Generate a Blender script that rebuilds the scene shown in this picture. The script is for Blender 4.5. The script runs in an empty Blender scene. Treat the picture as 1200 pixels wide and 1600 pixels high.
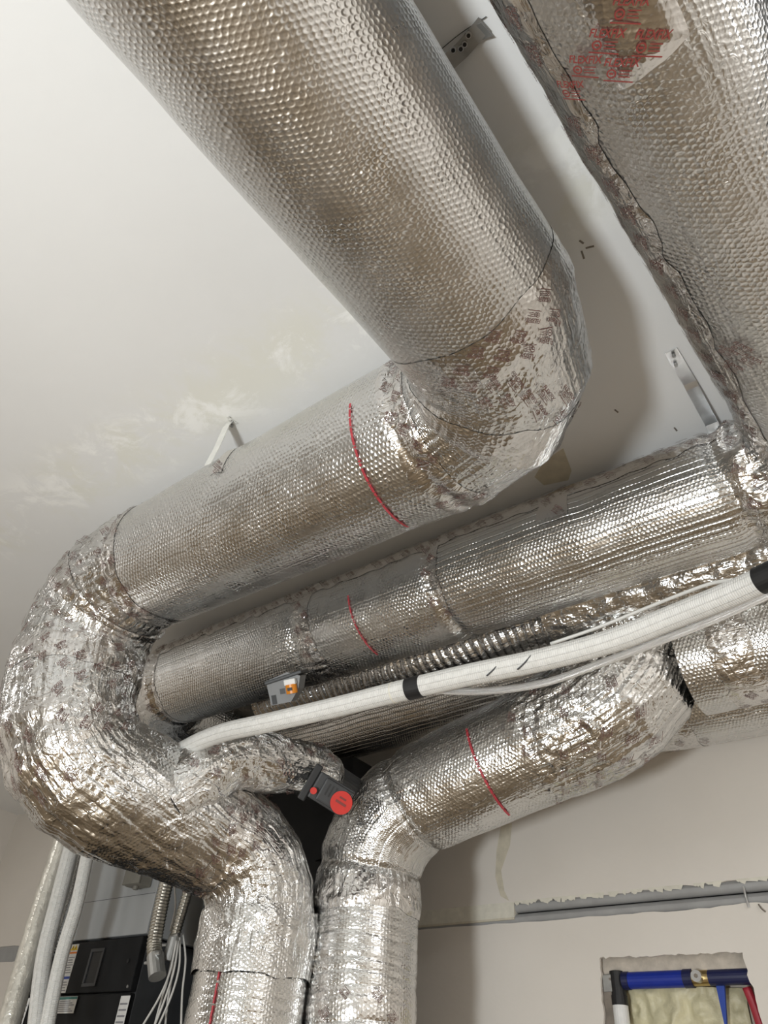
import bpy, bmesh, math, random
import numpy as np
from mathutils import Vector, Matrix
from mathutils.geometry import tessellate_polygon

random.seed(7)
rng = np.random.default_rng(7)
SC = bpy.context.scene
COL = SC.collection

# ------------------------------------------------------------------ camera
PITCH, ROLL, YAW, FPX = math.radians(39.803), math.radians(5.119), math.radians(-40.217), 1177.0
def _basis():
    cy, sy, cp, sp = math.cos(YAW), math.sin(YAW), math.cos(PITCH), math.sin(PITCH)
    F = np.array([sy*cp, cy*cp, sp]); R0 = np.array([cy, -sy, 0.0]); U0 = np.cross(R0, F)
    return R0*math.cos(ROLL)+U0*math.sin(ROLL), -R0*math.sin(ROLL)+U0*math.cos(ROLL), F
CR, CU, CF = _basis()
cam_d = bpy.data.cameras.new('camera'); cam = bpy.data.objects.new('camera', cam_d); COL.objects.link(cam)
cam_d.sensor_fit = 'HORIZONTAL'; cam_d.sensor_width = 36.0; cam_d.lens = 36.0*FPX/1200.0
cam_d.clip_start = 0.02
cam.matrix_world = Matrix(((CR[0], CU[0], -CF[0], 0), (CR[1], CU[1], -CF[1], 0), (CR[2], CU[2], -CF[2], 0), (0, 0, 0, 1)))
SC.camera = cam

# ------------------------------------------------------------------ world, lights, exposure
w = bpy.data.worlds.new('world'); SC.world = w; w.use_nodes = True
w.node_tree.nodes['Background'].inputs[0].default_value = (0.5, 0.5, 0.5, 1)
w.node_tree.nodes['Background'].inputs[1].default_value = 0.05
def point_light(name, loc, power, size, col):
    l = bpy.data.lights.new(name, 'POINT'); l.energy = power; l.shadow_soft_size = size; l.color = col
    o = bpy.data.objects.new(name, l); COL.objects.link(o); o.location = loc; return o
point_light('work_light_lamp', (-0.55, -1.4, -0.62), 130.0, 0.16, (0.93, 0.98, 1.0))
l2 = bpy.data.lights.new('right_fill_lamp', 'AREA'); l2.energy = 17.0; l2.shape = 'RECTANGLE'; l2.size = 0.3; l2.size_y = 1.2  # unseen lamp, added to brighten the right wall and floor
l2.color = (0.98, 0.99, 1.0)
o2 = bpy.data.objects.new('right_fill_lamp', l2); COL.objects.link(o2); o2.location = (1.7, 0.6, 1.70)
l3 = bpy.data.lights.new('left_fill_lamp', 'AREA'); l3.energy = 13.0; l3.shape = 'RECTANGLE'; l3.size = 0.3; l3.size_y = 1.2  # another added lamp out of view, lifts the left side of the room
l3.color = (1.0, 0.98, 0.95)
o3 = bpy.data.objects.new('left_fill_lamp', l3); COL.objects.link(o3); o3.location = (-4.7, -0.7, 1.70)
vs = SC.view_settings
vs.view_transform = 'Standard'; vs.look = 'None'; vs.gamma = 1.0; vs.use_curve_mapping = False; vs.exposure = 1.02

# ------------------------------------------------------------------ measured frame (camera at the origin)
ZC, ZF, YW = 1.74, -1.5, 3.0          # ceiling, floor, back wall
def ray(x, y):
    d = CR*(x-600)-CU*(y-800)+CF*FPX
    return d/np.linalg.norm(d)
def atY(x, y, Y): r = ray(x, y); return r/r[1]*Y
def atZ(x, y, Z): r = ray(x, y); return r/r[2]*Z
def proj(P):
    P = np.asarray(P, float); z = P@CF
    return np.stack([600+FPX*(P@CR)/z, 800-FPX*(P@CU)/z], -1)

# ------------------------------------------------------------------ materials
def new_mat(name):
    m = bpy.data.materials.new(name); m.use_nodes = True
    nt = m.node_tree; b = nt.nodes['Principled BSDF']
    return m, nt, b
def N(nt, t, **kw):
    n = nt.nodes.new(t)
    for k, v in kw.items(): setattr(n, k, v)
    return n
def math_n(nt, op, a, b=None, c=None):
    n = N(nt, 'ShaderNodeMath', operation=op)
    for i, v in enumerate((a, b, c)):
        if v is None: continue
        if isinstance(v, (int, float)): n.inputs[i].default_value = v
        else: nt.links.new(v, n.inputs[i])
    return n.outputs[0]
def noise_n(nt, vec, scale, detail=4, rough=.55, dist=0.0):
    n = N(nt, 'ShaderNodeTexNoise'); n.inputs['Scale'].default_value = scale; n.inputs['Detail'].default_value = detail
    n.inputs['Roughness'].default_value = rough; n.inputs['Distortion'].default_value = dist
    nt.links.new(vec, n.inputs['Vector']); return n.outputs[0]
def ramp_n(nt, fac, stops):
    r = N(nt, 'ShaderNodeValToRGB'); e = r.color_ramp.elements
    while len(e) < len(stops): e.new(0.5)
    for k, (p, c) in enumerate(stops):
        e[k].position = p; e[k].color = (c[0], c[1], c[2], 1)
    nt.links.new(fac, r.inputs[0]); return r.outputs[0]
def maprange(nt, v, a, b, c, d, smooth=False):
    n = N(nt, 'ShaderNodeMapRange'); 
    if smooth: n.interpolation_type = 'SMOOTHSTEP'
    nt.links.new(v, n.inputs[0])
    for i, x in enumerate((a, b, c, d)): n.inputs[i+1].default_value = x
    return n.outputs[0]

def foil(name, bubble=0.0125, bub_h=0.0016, line=0.0, line_pitch=0.02, crinkle=0.0, crinkle_scale=38, rough=0.24,
         base=(0.71, 0.708, 0.70), ring=0.0, mott=0.06):
    """silver bubble-foil wrap: hexagonal bubbles, seam lines and crinkles as fine relief in UV metres"""
    m, nt, b = new_mat(name); L = nt.links.new
    uv = N(nt, 'ShaderNodeUVMap'); uv.uv_map = 'UVMap'
    tc = N(nt, 'ShaderNodeTexCoord')
    sep = N(nt, 'ShaderNodeSeparateXYZ'); L(uv.outputs[0], sep.inputs[0])
    jit = noise_n(nt, tc.outputs['Object'], 24, 2)
    jit = math_n(nt, 'MULTIPLY', math_n(nt, 'SUBTRACT', jit, 0.5), bubble*1.4)
    u = math_n(nt, 'ADD', sep.outputs[0], jit); v = math_n(nt, 'SUBTRACT', sep.outputs[1], jit)
    height = None
    def add(h):
        nonlocal height
        height = h if height is None else math_n(nt, 'ADD', height, h)
    if bub_h > 0:
        ds = []
        for off in (0.0, 0.5):
            fu = math_n(nt, 'SUBTRACT', math_n(nt, 'FRACT', math_n(nt, 'MULTIPLY_ADD', u, 1/bubble, off)), 0.5)
            fv = math_n(nt, 'MULTIPLY', math_n(nt, 'SUBTRACT', math_n(nt, 'FRACT', math_n(nt, 'MULTIPLY_ADD', v, 1/(bubble*1.732), off)), 0.5), 1.732)
            ds.append(math_n(nt, 'ADD', math_n(nt, 'MULTIPLY', fu, fu), math_n(nt, 'MULTIPLY', fv, fv)))
        d = math_n(nt, 'SQRT', math_n(nt, 'MINIMUM', ds[0], ds[1]))
        dome = maprange(nt, d, 0.52, 0.16, 0.0, 1.0, True)
        pres = maprange(nt, noise_n(nt, tc.outputs['Object'], 7, 3), 0.3, 0.6, 0.35, 1.0)
        add(math_n(nt, 'MULTIPLY', math_n(nt, 'MULTIPLY', dome, pres), bub_h))
    if line > 0:
        wob = math_n(nt, 'MULTIPLY', noise_n(nt, tc.outputs['Object'], 5, 2), 0.02)
        vv = math_n(nt, 'FRACT', math_n(nt, 'MULTIPLY', math_n(nt, 'ADD', sep.outputs[1], wob), 1/line_pitch))
        tri = math_n(nt, 'ABSOLUTE', math_n(nt, 'SUBTRACT', vv, 0.5))
        add(math_n(nt, 'MULTIPLY', maprange(nt, tri, 0.0, 0.16, 1.0, 0.0, True), line))
    if ring > 0:
        mp = N(nt, 'ShaderNodeMapping'); mp.inputs['Scale'].default_value = (1, .09, 1); L(uv.outputs[0], mp.inputs[0])
        rn = noise_n(nt, mp.outputs[0], 55, 3, .6)
        add(math_n(nt, 'MULTIPLY', math_n(nt, 'ABSOLUTE', math_n(nt, 'SUBTRACT', rn, .5)), ring))
    if crinkle > 0:
        nz = N(nt, 'ShaderNodeTexNoise'); nz.inputs['Scale'].default_value = 9; nz.inputs['Detail'].default_value = 3
        L(tc.outputs['Object'], nz.inputs['Vector'])
        mx = N(nt, 'ShaderNodeVectorMath', operation='MULTIPLY_ADD'); mx.inputs[1].default_value = (.12, .12, .12)
        L(nz.outputs['Color'], mx.inputs[0]); L(tc.outputs['Object'], mx.inputs[2])
        for sc_, am in ((.5, 1.0), (1.3, .45)):
            cn = noise_n(nt, mx.outputs[0], crinkle_scale*sc_, 1.5, .5, .6)
            add(math_n(nt, 'MULTIPLY', math_n(nt, 'ABSOLUTE', math_n(nt, 'SUBTRACT', cn, .5)), -crinkle*am*1.6))
        mp2 = N(nt, 'ShaderNodeMapping'); mp2.inputs['Scale'].default_value = (9, 60, 1); L(uv.outputs[0], mp2.inputs[0])
        sn = noise_n(nt, mp2.outputs[0], 1.0, 2, .5, .4)
        add(math_n(nt, 'MULTIPLY', math_n(nt, 'ABSOLUTE', math_n(nt, 'SUBTRACT', sn, .5)), crinkle*.8))
    bump = N(nt, 'ShaderNodeBump'); bump.inputs['Strength'].default_value = 1.0; bump.inputs['Distance'].default_value = 1.0
    if height is not None:
        L(height, bump.inputs['Height']); L(bump.outputs[0], b.inputs['Normal'])
    n2 = noise_n(nt, tc.outputs['Object'], 11, 4)
    c = ramp_n(nt, n2, [(0.25, [x*(1-mott) for x in base]), (0.75, [min(1, x*(1+mott*.5)) for x in base])])
    L(c, b.inputs['Base Color'])
    b.inputs['Metallic'].default_value = 1.0
    L(maprange(nt, n2, .3, .7, rough*.85, rough*1.2), b.inputs['Roughness'])
    return m

def plain(name, col, rough=0.5, metal=0.0, var=0.06, scale=30, bump=0.0, bscale=120, spec=0.5, trans=0.0):
    m, nt, b = new_mat(name); L = nt.links.new
    tc = N(nt, 'ShaderNodeTexCoord')
    n = noise_n(nt, tc.outputs['Object'], scale, 4)
    c = ramp_n(nt, n, [(0.3, [x*(1-var) for x in col]), (0.7, [min(1, x*(1+var)) for x in col])])
    L(c, b.inputs['Base Color'])
    b.inputs['Roughness'].default_value = rough; b.inputs['Metallic'].default_value = metal
    b.inputs['Specular IOR Level'].default_value = spec
    if trans: b.inputs['Transmission Weight'].default_value = trans
    if bump:
        bp = N(nt, 'ShaderNodeBump'); bp.inputs['Distance'].default_value = bump; bp.inputs['Strength'].default_value = 1
        L(noise_n(nt, tc.outputs['Object'], bscale, 3), bp.inputs['Height']); L(bp.outputs[0], b.inputs['Normal'])
    return m

def ceiling_mat():
    m, nt, b = new_mat('painted_ceiling'); L = nt.links.new
    tc = N(nt, 'ShaderNodeTexCoord'); P = tc.outputs['Object']
    sep = N(nt, 'ShaderNodeSeparateXYZ'); L(P, sep.inputs[0])
    # skim-coat patches along a board joint in front of the lower trunk duct
    band = maprange(nt, math_n(nt, 'ABSOLUTE', math_n(nt, 'SUBTRACT', sep.outputs[1], 0.86)), 0.02, 0.22, 1.0, 0.0, True)
    st = math_n(nt, 'MULTIPLY', maprange(nt, noise_n(nt, P, 6, 8, .72, .6), 0.50, 0.64, 0.0, 1.0, True), band)
    ye = math_n(nt, 'MULTIPLY', maprange(nt, noise_n(nt, P, 3.1, 5, .65, .4), 0.46, 0.62, 0.0, 1.0, True), band)
    base = ramp_n(nt, noise_n(nt, P, 1.3, 5), [(0.3, (0.80, 0.80, 0.795)), (0.7, (0.84, 0.84, 0.835))])
    m1 = N(nt, 'ShaderNodeMixRGB'); L(math_n(nt, 'MULTIPLY', ye, .5), m1.inputs[0]); L(base, m1.inputs[1]); m1.inputs[2].default_value = (0.78, 0.77, 0.66, 1)
    m2 = N(nt, 'ShaderNodeMixRGB'); L(math_n(nt, 'MULTIPLY', st, .9), m2.inputs[0]); L(m1.outputs[0], m2.inputs[1]); m2.inputs[2].default_value = (0.95, 0.95, 0.93, 1)
    L(m2.outputs[0], b.inputs['Base Color']); b.inputs['Roughness'].default_value = 0.42
    bp = N(nt, 'ShaderNodeBump'); bp.inputs['Distance'].default_value = 0.004; bp.inputs['Strength'].default_value = .25
    L(noise_n(nt, P, 14, 5), bp.inputs['Height']); L(bp.outputs[0], b.inputs['Normal'])
    return m

def wall_mat():
    m, nt, b = new_mat('painted_wall'); L = nt.links.new
    tc = N(nt, 'ShaderNodeTexCoord'); P = tc.outputs['Object']
    base = ramp_n(nt, noise_n(nt, P, 1.6, 5), [(0.3, (0.70, 0.655, 0.60)), (0.7, (0.755, 0.71, 0.655))])
    L(base, b.inputs['Base Color']); b.inputs['Roughness'].default_value = 0.6
    bp = N(nt, 'ShaderNodeBump'); bp.inputs['Distance'].default_value = 0.002; bp.inputs['Strength'].default_value = .3
    L(noise_n(nt, P, 40, 4), bp.inputs['Height']); L(bp.outputs[0], b.inputs['Normal'])
    return m

M = {}
M['ceil'] = ceiling_mat(); M['wall'] = wall_mat()
M['wall2'] = plain('taupe_paint', (0.36, 0.33, 0.29), .6, var=.05, scale=2)
M['floor'] = plain('tan_floor', (0.20, 0.142, 0.082), .55, var=.2, scale=5)
M['wrapB'] = foil('bubble_wrap_large', .0115, .0009, line=.0007, line_pitch=.105, rough=.30)
M['wrapA'] = foil('bubble_wrap_trunk', .0125, .0011, line=.0006, line_pitch=.045, rough=.27)
M['wrapC'] = foil('bubble_wrap_ribbed', .012, .0008, line=.0014, line_pitch=.021, rough=.22)
M['wrapE'] = foil('bubble_wrap_overhead', .0125, .0010, line=.0008, line_pitch=.07, rough=.30, crinkle=.002, crinkle_scale=55)
M['wrapR'] = foil('bubble_wrap_riser', .0125, .0005, ring=.0035, rough=.17)
M['wrapD'] = foil('bubble_wrap_creased', .0125, .0007, line=.0005, line_pitch=.05, crinkle=.003, crinkle_scale=32, rough=.22)
M['crum'] = foil('crumpled_foil', bub_h=0.0004, crinkle=.0065, crinkle_scale=28, rough=.2)
M['crumL'] = foil('lightly_creased_foil', bub_h=0.0006, crinkle=.004, crinkle_scale=30, rough=.22)
M['tape'] = foil('foil_tape', bub_h=0.0, crinkle=.006, crinkle_scale=34, rough=.2, base=(.73, .715, .70))
M['tapeS'] = foil('smooth_foil_tape', bub_h=0.0005, crinkle=.0015, crinkle_scale=30, rough=.22, base=(.73, .715, .70))
M['flex'] = foil('shaded_flex_foil', bub_h=0.0, crinkle=.004, crinkle_scale=30, rough=.2, base=(.5, .5, .5))  # base greyed down: shade under the cross duct put into the foil colour
M['ink'] = plain('brown_print_ink', (0.13, 0.065, 0.055), .5)
M['inkR'] = plain('red_print_ink', (0.22, 0.035, 0.03), .5)
M['red'] = plain('red_stripe_ink', (0.42, 0.045, 0.06), .45, var=.35, scale=160)
M['hose'] = plain('white_hose_insulation', (0.78, 0.775, 0.75), .75, var=.05, scale=90, bump=.003, bscale=220)
def hose_mat():
    m, nt, b = new_mat('white_knit_hose_cover'); L = nt.links.new
    uv = N(nt, 'ShaderNodeUVMap'); uv.uv_map = 'UVMap'; sep = N(nt, 'ShaderNodeSeparateXYZ'); L(uv.outputs[0], sep.inputs[0])
    tc = N(nt, 'ShaderNodeTexCoord'); nz = noise_n(nt, tc.outputs['Object'], 60, 3)
    w1 = math_n(nt, 'SINE', math_n(nt, 'ADD', math_n(nt, 'MULTIPLY', sep.outputs[0], 2*math.pi/.0055), math_n(nt, 'MULTIPLY', nz, 5.0)))
    w2 = math_n(nt, 'SINE', math_n(nt, 'MULTIPLY', sep.outputs[1], 2*math.pi/.017))
    seam = maprange(nt, w2, .86, .99, 0.0, 1.0, True)
    h = math_n(nt, 'SUBTRACT', math_n(nt, 'MULTIPLY', w1, .0004), math_n(nt, 'MULTIPLY', seam, .0012))
    bp = N(nt, 'ShaderNodeBump'); bp.inputs['Distance'].default_value = 1; L(h, bp.inputs['Height']); L(bp.outputs[0], b.inputs['Normal'])
    L(ramp_n(nt, nz, [(.3, (.70, .695, .67)), (.7, (.80, .795, .775))]), b.inputs['Base Color']); b.inputs['Roughness'].default_value = .7
    return m
M['hose'] = hose_mat()
M['black'] = plain('black_plastic', (0.012, 0.012, 0.013), .5, var=.2)
M['blackmat'] = plain('matt_black_steel', (0.010, 0.0105, 0.0115), .6, var=.25, scale=8, spec=.2)
M['dkgrey'] = plain('dark_grey_steel', (0.045, 0.047, 0.05), .5, var=.2, scale=8)
M['grey'] = plain('grey_cabinet_steel', (0.36, 0.37, 0.375), .5, var=.05, scale=4)
M['galv'] = plain('galvanised_steel', (0.72, 0.73, 0.74), .28, metal=1.0, var=.1, scale=25)
M['dullgalv'] = plain('dull_galvanised_steel', (0.40, 0.40, 0.39), .5, metal=.8, var=.15, scale=25)
M['pvc'] = plain('grey_conduit_pipe', (0.33, 0.33, 0.33), .5, var=.12, scale=9)
M['greyplastic'] = plain('grey_plastic', (0.19, 0.195, 0.20), .45)
M['dkplastic'] = plain('charcoal_plastic', (0.035, 0.037, 0.04), .45)
M['redpl'] = plain('red_plastic', (0.60, 0.025, 0.015), .5)
M['amber'] = plain('amber_lens', (0.75, 0.26, 0.02), .25)
M['white'] = plain('white_plastic', (0.78, 0.78, 0.77), .45)
M['paper'] = plain('white_label_paper', (0.74, 0.74, 0.73), .6)
M['yellow'] = plain('yellow_label_ink', (0.80, 0.55, 0.02), .6)
M['orange'] = plain('orange_label_ink', (0.75, 0.20, 0.02), .6)
M['bluelab'] = plain('blue_label_ink', (0.02, 0.06, 0.35), .6)
M['teal'] = plain('teal_label_ink', (0.06, 0.22, 0.20), .6)
M['greytext'] = plain('grey_label_ink', (0.25, 0.25, 0.27), .6)
M['blue'] = plain('blue_pipe_plastic', (0.010, 0.030, 0.30), .35)
M['navy'] = plain('navy_pipe_plastic', (0.012, 0.016, 0.07), .4)
M['brass'] = plain('brass_valve', (0.55, 0.42, 0.20), .35, metal=1.0)
M['foam'] = plain('cured_spray_foam', (0.60, 0.56, 0.38), .45, var=.15, scale=14, bump=.006, bscale=30)
M['plaster'] = plain('bare_plasterboard', (0.50, 0.45, 0.39), .85, var=.18, scale=26, bump=.002, bscale=60)
M['cream'] = plain('cream_plaster', (0.72, 0.69, 0.60), .8, var=.08)
M['stain'] = plain('dried_glue_stain', (0.62, 0.57, 0.46), .5, var=.1)
M['stud'] = plain('weathered_wood', (0.22, 0.19, 0.16), .8, var=.25, scale=18)
M['conduit'] = plain('flexible_steel_conduit', (0.50, 0.48, 0.43), .35, metal=1.0, var=.2, scale=40)
M['cable'] = plain('white_cable', (0.70, 0.69, 0.66), .5)
M['strapw'] = plain('white_painted_strap', (0.78, 0.78, 0.75), .5)
M['olive'] = plain('grey_junction_box', (0.19, 0.18, 0.155), .5)
M['redpipe'] = plain('red_pipe_plastic', (0.42, 0.03, 0.05), .4)
def clear_mat():
    m, nt, b = new_mat('clear_vinyl_tube')
    b.inputs['Base Color'].default_value = (.9, .9, .9, 1); b.inputs['Roughness'].default_value = .25
    b.inputs['Transmission Weight'].default_value = .75; b.inputs['IOR'].default_value = 1.25
    return m
M['clear'] = clear_mat()
M['film'] = plain('film_wrapped_pipe', (0.66, 0.64, 0.58), .28, metal=.45, var=.18, scale=22, bump=.004, bscale=40)

# ------------------------------------------------------------------ object helpers
def link(name, me, parent=None, mat=None):
    o = bpy.data.objects.new(name, me); COL.objects.link(o)
    if mat is not None: me.materials.append(mat if not isinstance(mat, str) else M[mat])
    if parent is not None: o.parent = parent
    return o
def empty(name, loc=(0, 0, 0)):
    o = bpy.data.objects.new(name, None); COL.objects.link(o); o.location = loc; o.empty_display_size = .05
    bpy.context.view_layer.update() if False else None
    return o
def tag(o, label=None, cat=None, group=None, kind=None):
    if label: o['label'] = label
    if cat: o['category'] = cat
    if group: o['group'] = group
    if kind: o['kind'] = kind
    return o
def bm_obj(name, bm, mat, parent=None, smooth=False):
    me = bpy.data.meshes.new(name)
    bmesh.ops.recalc_face_normals(bm, faces=bm.faces); bm.to_mesh(me); bm.free()
    if smooth: me.polygons.foreach_set('use_smooth', [True]*len(me.polygons))
    return link(name, me, parent, mat)
def box_bm(bm, lo, hi, bevel=0.0, rot=None, about=None):
    lo, hi = Vector(lo), Vector(hi); c = (lo+hi)/2; s = hi-lo
    r = bmesh.ops.create_cube(bm, size=1.0); vs_ = r['verts']
    for v in vs_: v.co = Vector((v.co.x*s.x, v.co.y*s.y, v.co.z*s.z))
    if bevel > 0:
        es = list({e for v in vs_ for e in v.link_edges})
        rb = bmesh.ops.bevel(bm, geom=es, offset=bevel, segments=2, affect='EDGES', profile=.6)
        vs_ = list({v for f in rb['faces'] for v in f.verts} | {v for v in vs_ if v.is_valid})
    for v in vs_:
        v.co = v.co+c
        if rot is not None: v.co = rot @ (v.co-Vector(about)) + Vector(about)
    return vs_
def box(name, lo, hi, mat, parent=None, bevel=0.0, rot=None, about=None):
    bm = bmesh.new(); lo = np.minimum(lo, hi), np.maximum(lo, hi); box_bm(bm, lo[0], lo[1], bevel, rot, about)
    return bm_obj(name, bm, mat, parent)
def quad_prism(name, pts, nrm, t, mat, parent=None):
    """a flat plate: polygon pts (3d) thickened by t along nrm"""
    bm = bmesh.new(); n = Vector(nrm).normalized()*t
    a = [bm.verts.new(Vector(p)) for p in pts]; b = [bm.verts.new(Vector(p)+n) for p in pts]
    bm.faces.new(a); bm.faces.new(b[::-1])
    for i in range(len(pts)):
        j = (i+1) % len(pts); bm.faces.new((a[i], a[j], b[j], b[i]))
    return bm_obj(name, bm, mat, parent)
def cyl_bm(bm, p0, p1, r, seg=20, r2=None):
    p0, p1 = Vector(p0), Vector(p1); d = p1-p0
    q = d.to_track_quat('Z', 'Y').to_matrix().to_4x4(); q.translation = (p0+p1)/2
    bmesh.ops.create_cone(bm, cap_ends=True, segments=seg, radius1=r, radius2=r if r2 is None else r2, depth=d.length, matrix=q)
def cyl(name, p0, p1, r, mat, parent=None, seg=20, r2=None):
    bm = bmesh.new(); cyl_bm(bm, p0, p1, r, seg, r2); return bm_obj(name, bm, mat, parent, smooth=False)

def grid_mesh(name, V, UV, mat, parent=None, close_v=False):
    nu, nv = V.shape[:2]
    me = bpy.data.meshes.new(name)
    idx = np.arange(nu*nv).reshape(nu, nv)
    a = idx[:-1, :-1].ravel(); b = idx[1:, :-1].ravel(); c = idx[1:, 1:].ravel(); d = idx[:-1, 1:].ravel()
    F = np.stack([a, b, c, d], 1)
    me.vertices.add(nu*nv); me.vertices.foreach_set('co', V.reshape(-1).astype(np.float32))
    nf = len(F); me.loops.add(nf*4); me.loops.foreach_set('vertex_index', F.reshape(-1).astype(np.int32))
    me.polygons.add(nf); me.polygons.foreach_set('loop_start', (np.arange(nf)*4).astype(np.int32))
    me.update(calc_edges=True)
    me.polygons.foreach_set('use_smooth', np.ones(nf, bool))
    uvl = me.uv_layers.new(name='UVMap')
    uvl.data.foreach_set('uv', UV.reshape(-1, 2)[F.reshape(-1)].reshape(-1).astype(np.float32))
    me.update()
    return link(name, me, parent, mat)

# ---- numpy noise
_perm = np.random.default_rng(3).random(65536)
def _h(i, j, k, seed):
    return _perm[(i*73856093 ^ j*19349663 ^ k*83492791 ^ (seed*2654435)) & 65535]
def vnoise(P, seed=0):
    P = np.asarray(P, float); I = np.floor(P).astype(np.int64); f = P-I; f = f*f*(3-2*f)
    x, y, z = I[..., 0], I[..., 1], I[..., 2]; fx, fy, fz = f[..., 0], f[..., 1], f[..., 2]
    r = 0
    for dx in (0, 1):
        for dy in (0, 1):
            for dz in (0, 1):
                r = r + _h(x+dx, y+dy, z+dz, seed)*(fx if dx else 1-fx)*(fy if dy else 1-fy)*(fz if dz else 1-fz)
    return r
def ridged(P, seed=0):
    return 1-np.abs(2*vnoise(P, seed)-1)
def crumple(P, seed=0):
    W = np.stack([vnoise(P*9, seed+11), vnoise(P*9, seed+12), vnoise(P*9, seed+13)], -1)*.10
    Q = P+W
    return (ridged(Q*11, seed)-.6)*.9+(ridged(Q*23, seed+1)-.6)*.55+(ridged(Q*47, seed+2)-.6)*.28

# ------------------------------------------------------------------ duct paths
class Duct:
    """tube along a polyline with gored bends. corners: list of (xyz, radius, bend_radius, gores)"""
    def __init__(s, corners, seed=0, up=(0, 0, 1)):
        P = [np.array(c[0], float) for c in corners]; R = [c[1] for c in corners]
        st = [(P[0], (P[1]-P[0])/np.linalg.norm(P[1]-P[0]), R[0])]
        s.bends = []
        for i in range(1, len(P)-1):
            a = P[i]-P[i-1]; b = P[i+1]-P[i]; a = a/np.linalg.norm(a); b = b/np.linalg.norm(b)
            phi = math.acos(np.clip(a@b, -1, 1)); Rb = corners[i][2]; n = corners[i][3]
            L = Rb*math.tan(phi/2); nrm = b-a*(a@b); nrm = nrm/np.linalg.norm(nrm); C = P[i]-a*L+nrm*Rb
            k0 = len(st)
            for k in range(n+1):
                t = phi*k/n
                st.append((C-nrm*Rb*math.cos(t)+a*Rb*math.sin(t), a*math.cos(t)+nrm*math.sin(t), R[i]))
            s.bends.append((k0, len(st)-1))
        st.append((P[-1], (P[-1]-P[-2])/np.linalg.norm(P[-1]-P[-2]), R[-1]))
        s.P = np.array([q[0] for q in st]); s.T = np.array([q[1] for q in st]); s.R = np.array([q[2] for q in st])
        s.S = np.concatenate([[0], np.cumsum(np.linalg.norm(np.diff(s.P, axis=0), axis=1))])
        U = np.array(up, float); U = U-s.T[0]*(U@s.T[0]); U /= np.linalg.norm(U); Us = [U]
        for i in range(1, len(s.T)):
            a, b = s.T[i-1], s.T[i]; v = np.cross(a, b); c = a@b
            if np.linalg.norm(v) > 1e-9:
                K = np.array([[0, -v[2], v[1]], [v[2], 0, -v[0]], [-v[1], v[0], 0]]); U = (np.eye(3)+K+K@K/(1+c))@U
            U = U-b*(U@b); U /= np.linalg.norm(U); Us.append(U)
        s.U = np.array(Us); s.V = np.cross(s.T, s.U); s.len = s.S[-1]; s.seed = seed
        s.crease = []      # (s0, s1, amp, longitudinal streak amp)
        s.rings = []       # (s, depth, width)   pinched rings where tape pulls the wrap in
        s.sag = .004
    def bend(s, i): return s.S[s.bends[i][0]], s.S[s.bends[i][1]]
    def frame(s, ss, th):
        i = np.clip(np.searchsorted(s.S, ss, side='right')-1, 0, len(s.S)-2)
        t = ((ss-s.S[i])/(s.S[i+1]-s.S[i]))[..., None]
        c, n = np.cos(th)[..., None], np.sin(th)[..., None]
        n0 = c*s.U[i]+n*s.V[i]; n1 = c*s.U[i+1]+n*s.V[i+1]
        p = (s.P[i]+n0*s.R[i][..., None])*(1-t)+(s.P[i+1]+n1*s.R[i+1][..., None])*t
        nn = n0*(1-t)+n1*t
        return p, nn/np.linalg.norm(nn, axis=-1, keepdims=True)
    def rad(s, ss): return np.interp(ss, s.S, s.R)
    def surf(s, ss, th, off=0.0, extra=0.0, seed2=0, fade=1.0):
        p, n = s.frame(ss, th)
        d = (vnoise(p*3.2, s.seed)-.5)*2*s.sag+(vnoise(p*9, s.seed+5)-.5)*s.sag
        amp = np.zeros_like(ss); la = np.zeros_like(ss)
        for s0, s1, a, l in s.crease:
            m = np.clip((ss-s0)/.05+.5, 0, 1)*np.clip((s1-ss)/.05+.5, 0, 1)
            amp = np.maximum(amp, m*a); la = np.maximum(la, m*l)
        amp = amp+extra
        if amp.max() > 0: d = d+amp*crumple(p, s.seed+40)
        if la.max() > 0:
            Q = np.stack([ss*9+vnoise(p*6, 9)*1.5, th*s.rad(ss)*70, ss*0], -1)
            d = d+la*(ridged(Q, s.seed+70)-.6)
        if seed2: d = d+.0025*np.maximum(crumple(p*1.4, seed2)+.3, 0)*fade
        for s0, dep, wd in s.rings:
            d = d-dep*np.exp(-((ss-s0-.012*np.sin(2*th+s0*7))/wd)**2)
        return p+n*(d+np.asarray(off))[..., None], n
    def part(s, name, s0, s1, mat, parent, ds=.007, nth=None, th0=0.0):
        nu = max(2, int((s1-s0)/ds)+1); nv = nth or int(2*math.pi*max(s.R)/ds)
        ss, th = np.meshgrid(np.linspace(s0, s1, nu), th0+np.linspace(0, 2*math.pi, nv+1), indexing='ij')
        V, _ = s.surf(ss, th); V[:, -1] = V[:, 0]
        UV = np.stack([ss, th*np.mean(s.R)], -1)
        return grid_mesh(name, V, UV, mat, parent)
    def patch(s, name, s0, s1, t0, t1, mat, parent, off=.0022, ds=.006, ragged=.012, extra=.0, seed2=101, lip=False):
        """tape lying on the wrap, edges torn unevenly; closed ring when t1-t0 is a full turn"""
        full = abs(t1-t0) >= 2*math.pi-1e-3
        nu = max(4, int((s1-s0)/ds)); nv = max(6, int((t1-t0)*s.rad(np.array([s0]))[0]/ds))
        a, b = np.meshgrid(np.linspace(0, 1, nu), np.linspace(0, 1, nv+1), indexing='ij')
        tt = t0+(t1-t0)*b
        e0 = (vnoise(np.stack([np.cos(tt)*3.1, np.sin(tt)*3.1, tt*0+s0*5], -1), 21+seed2)-.5)*2*ragged
        e1 = (vnoise(np.stack([np.cos(tt)*3.1, np.sin(tt)*3.1, tt*0+s1*5], -1), 22+seed2)-.5)*2*ragged
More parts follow.
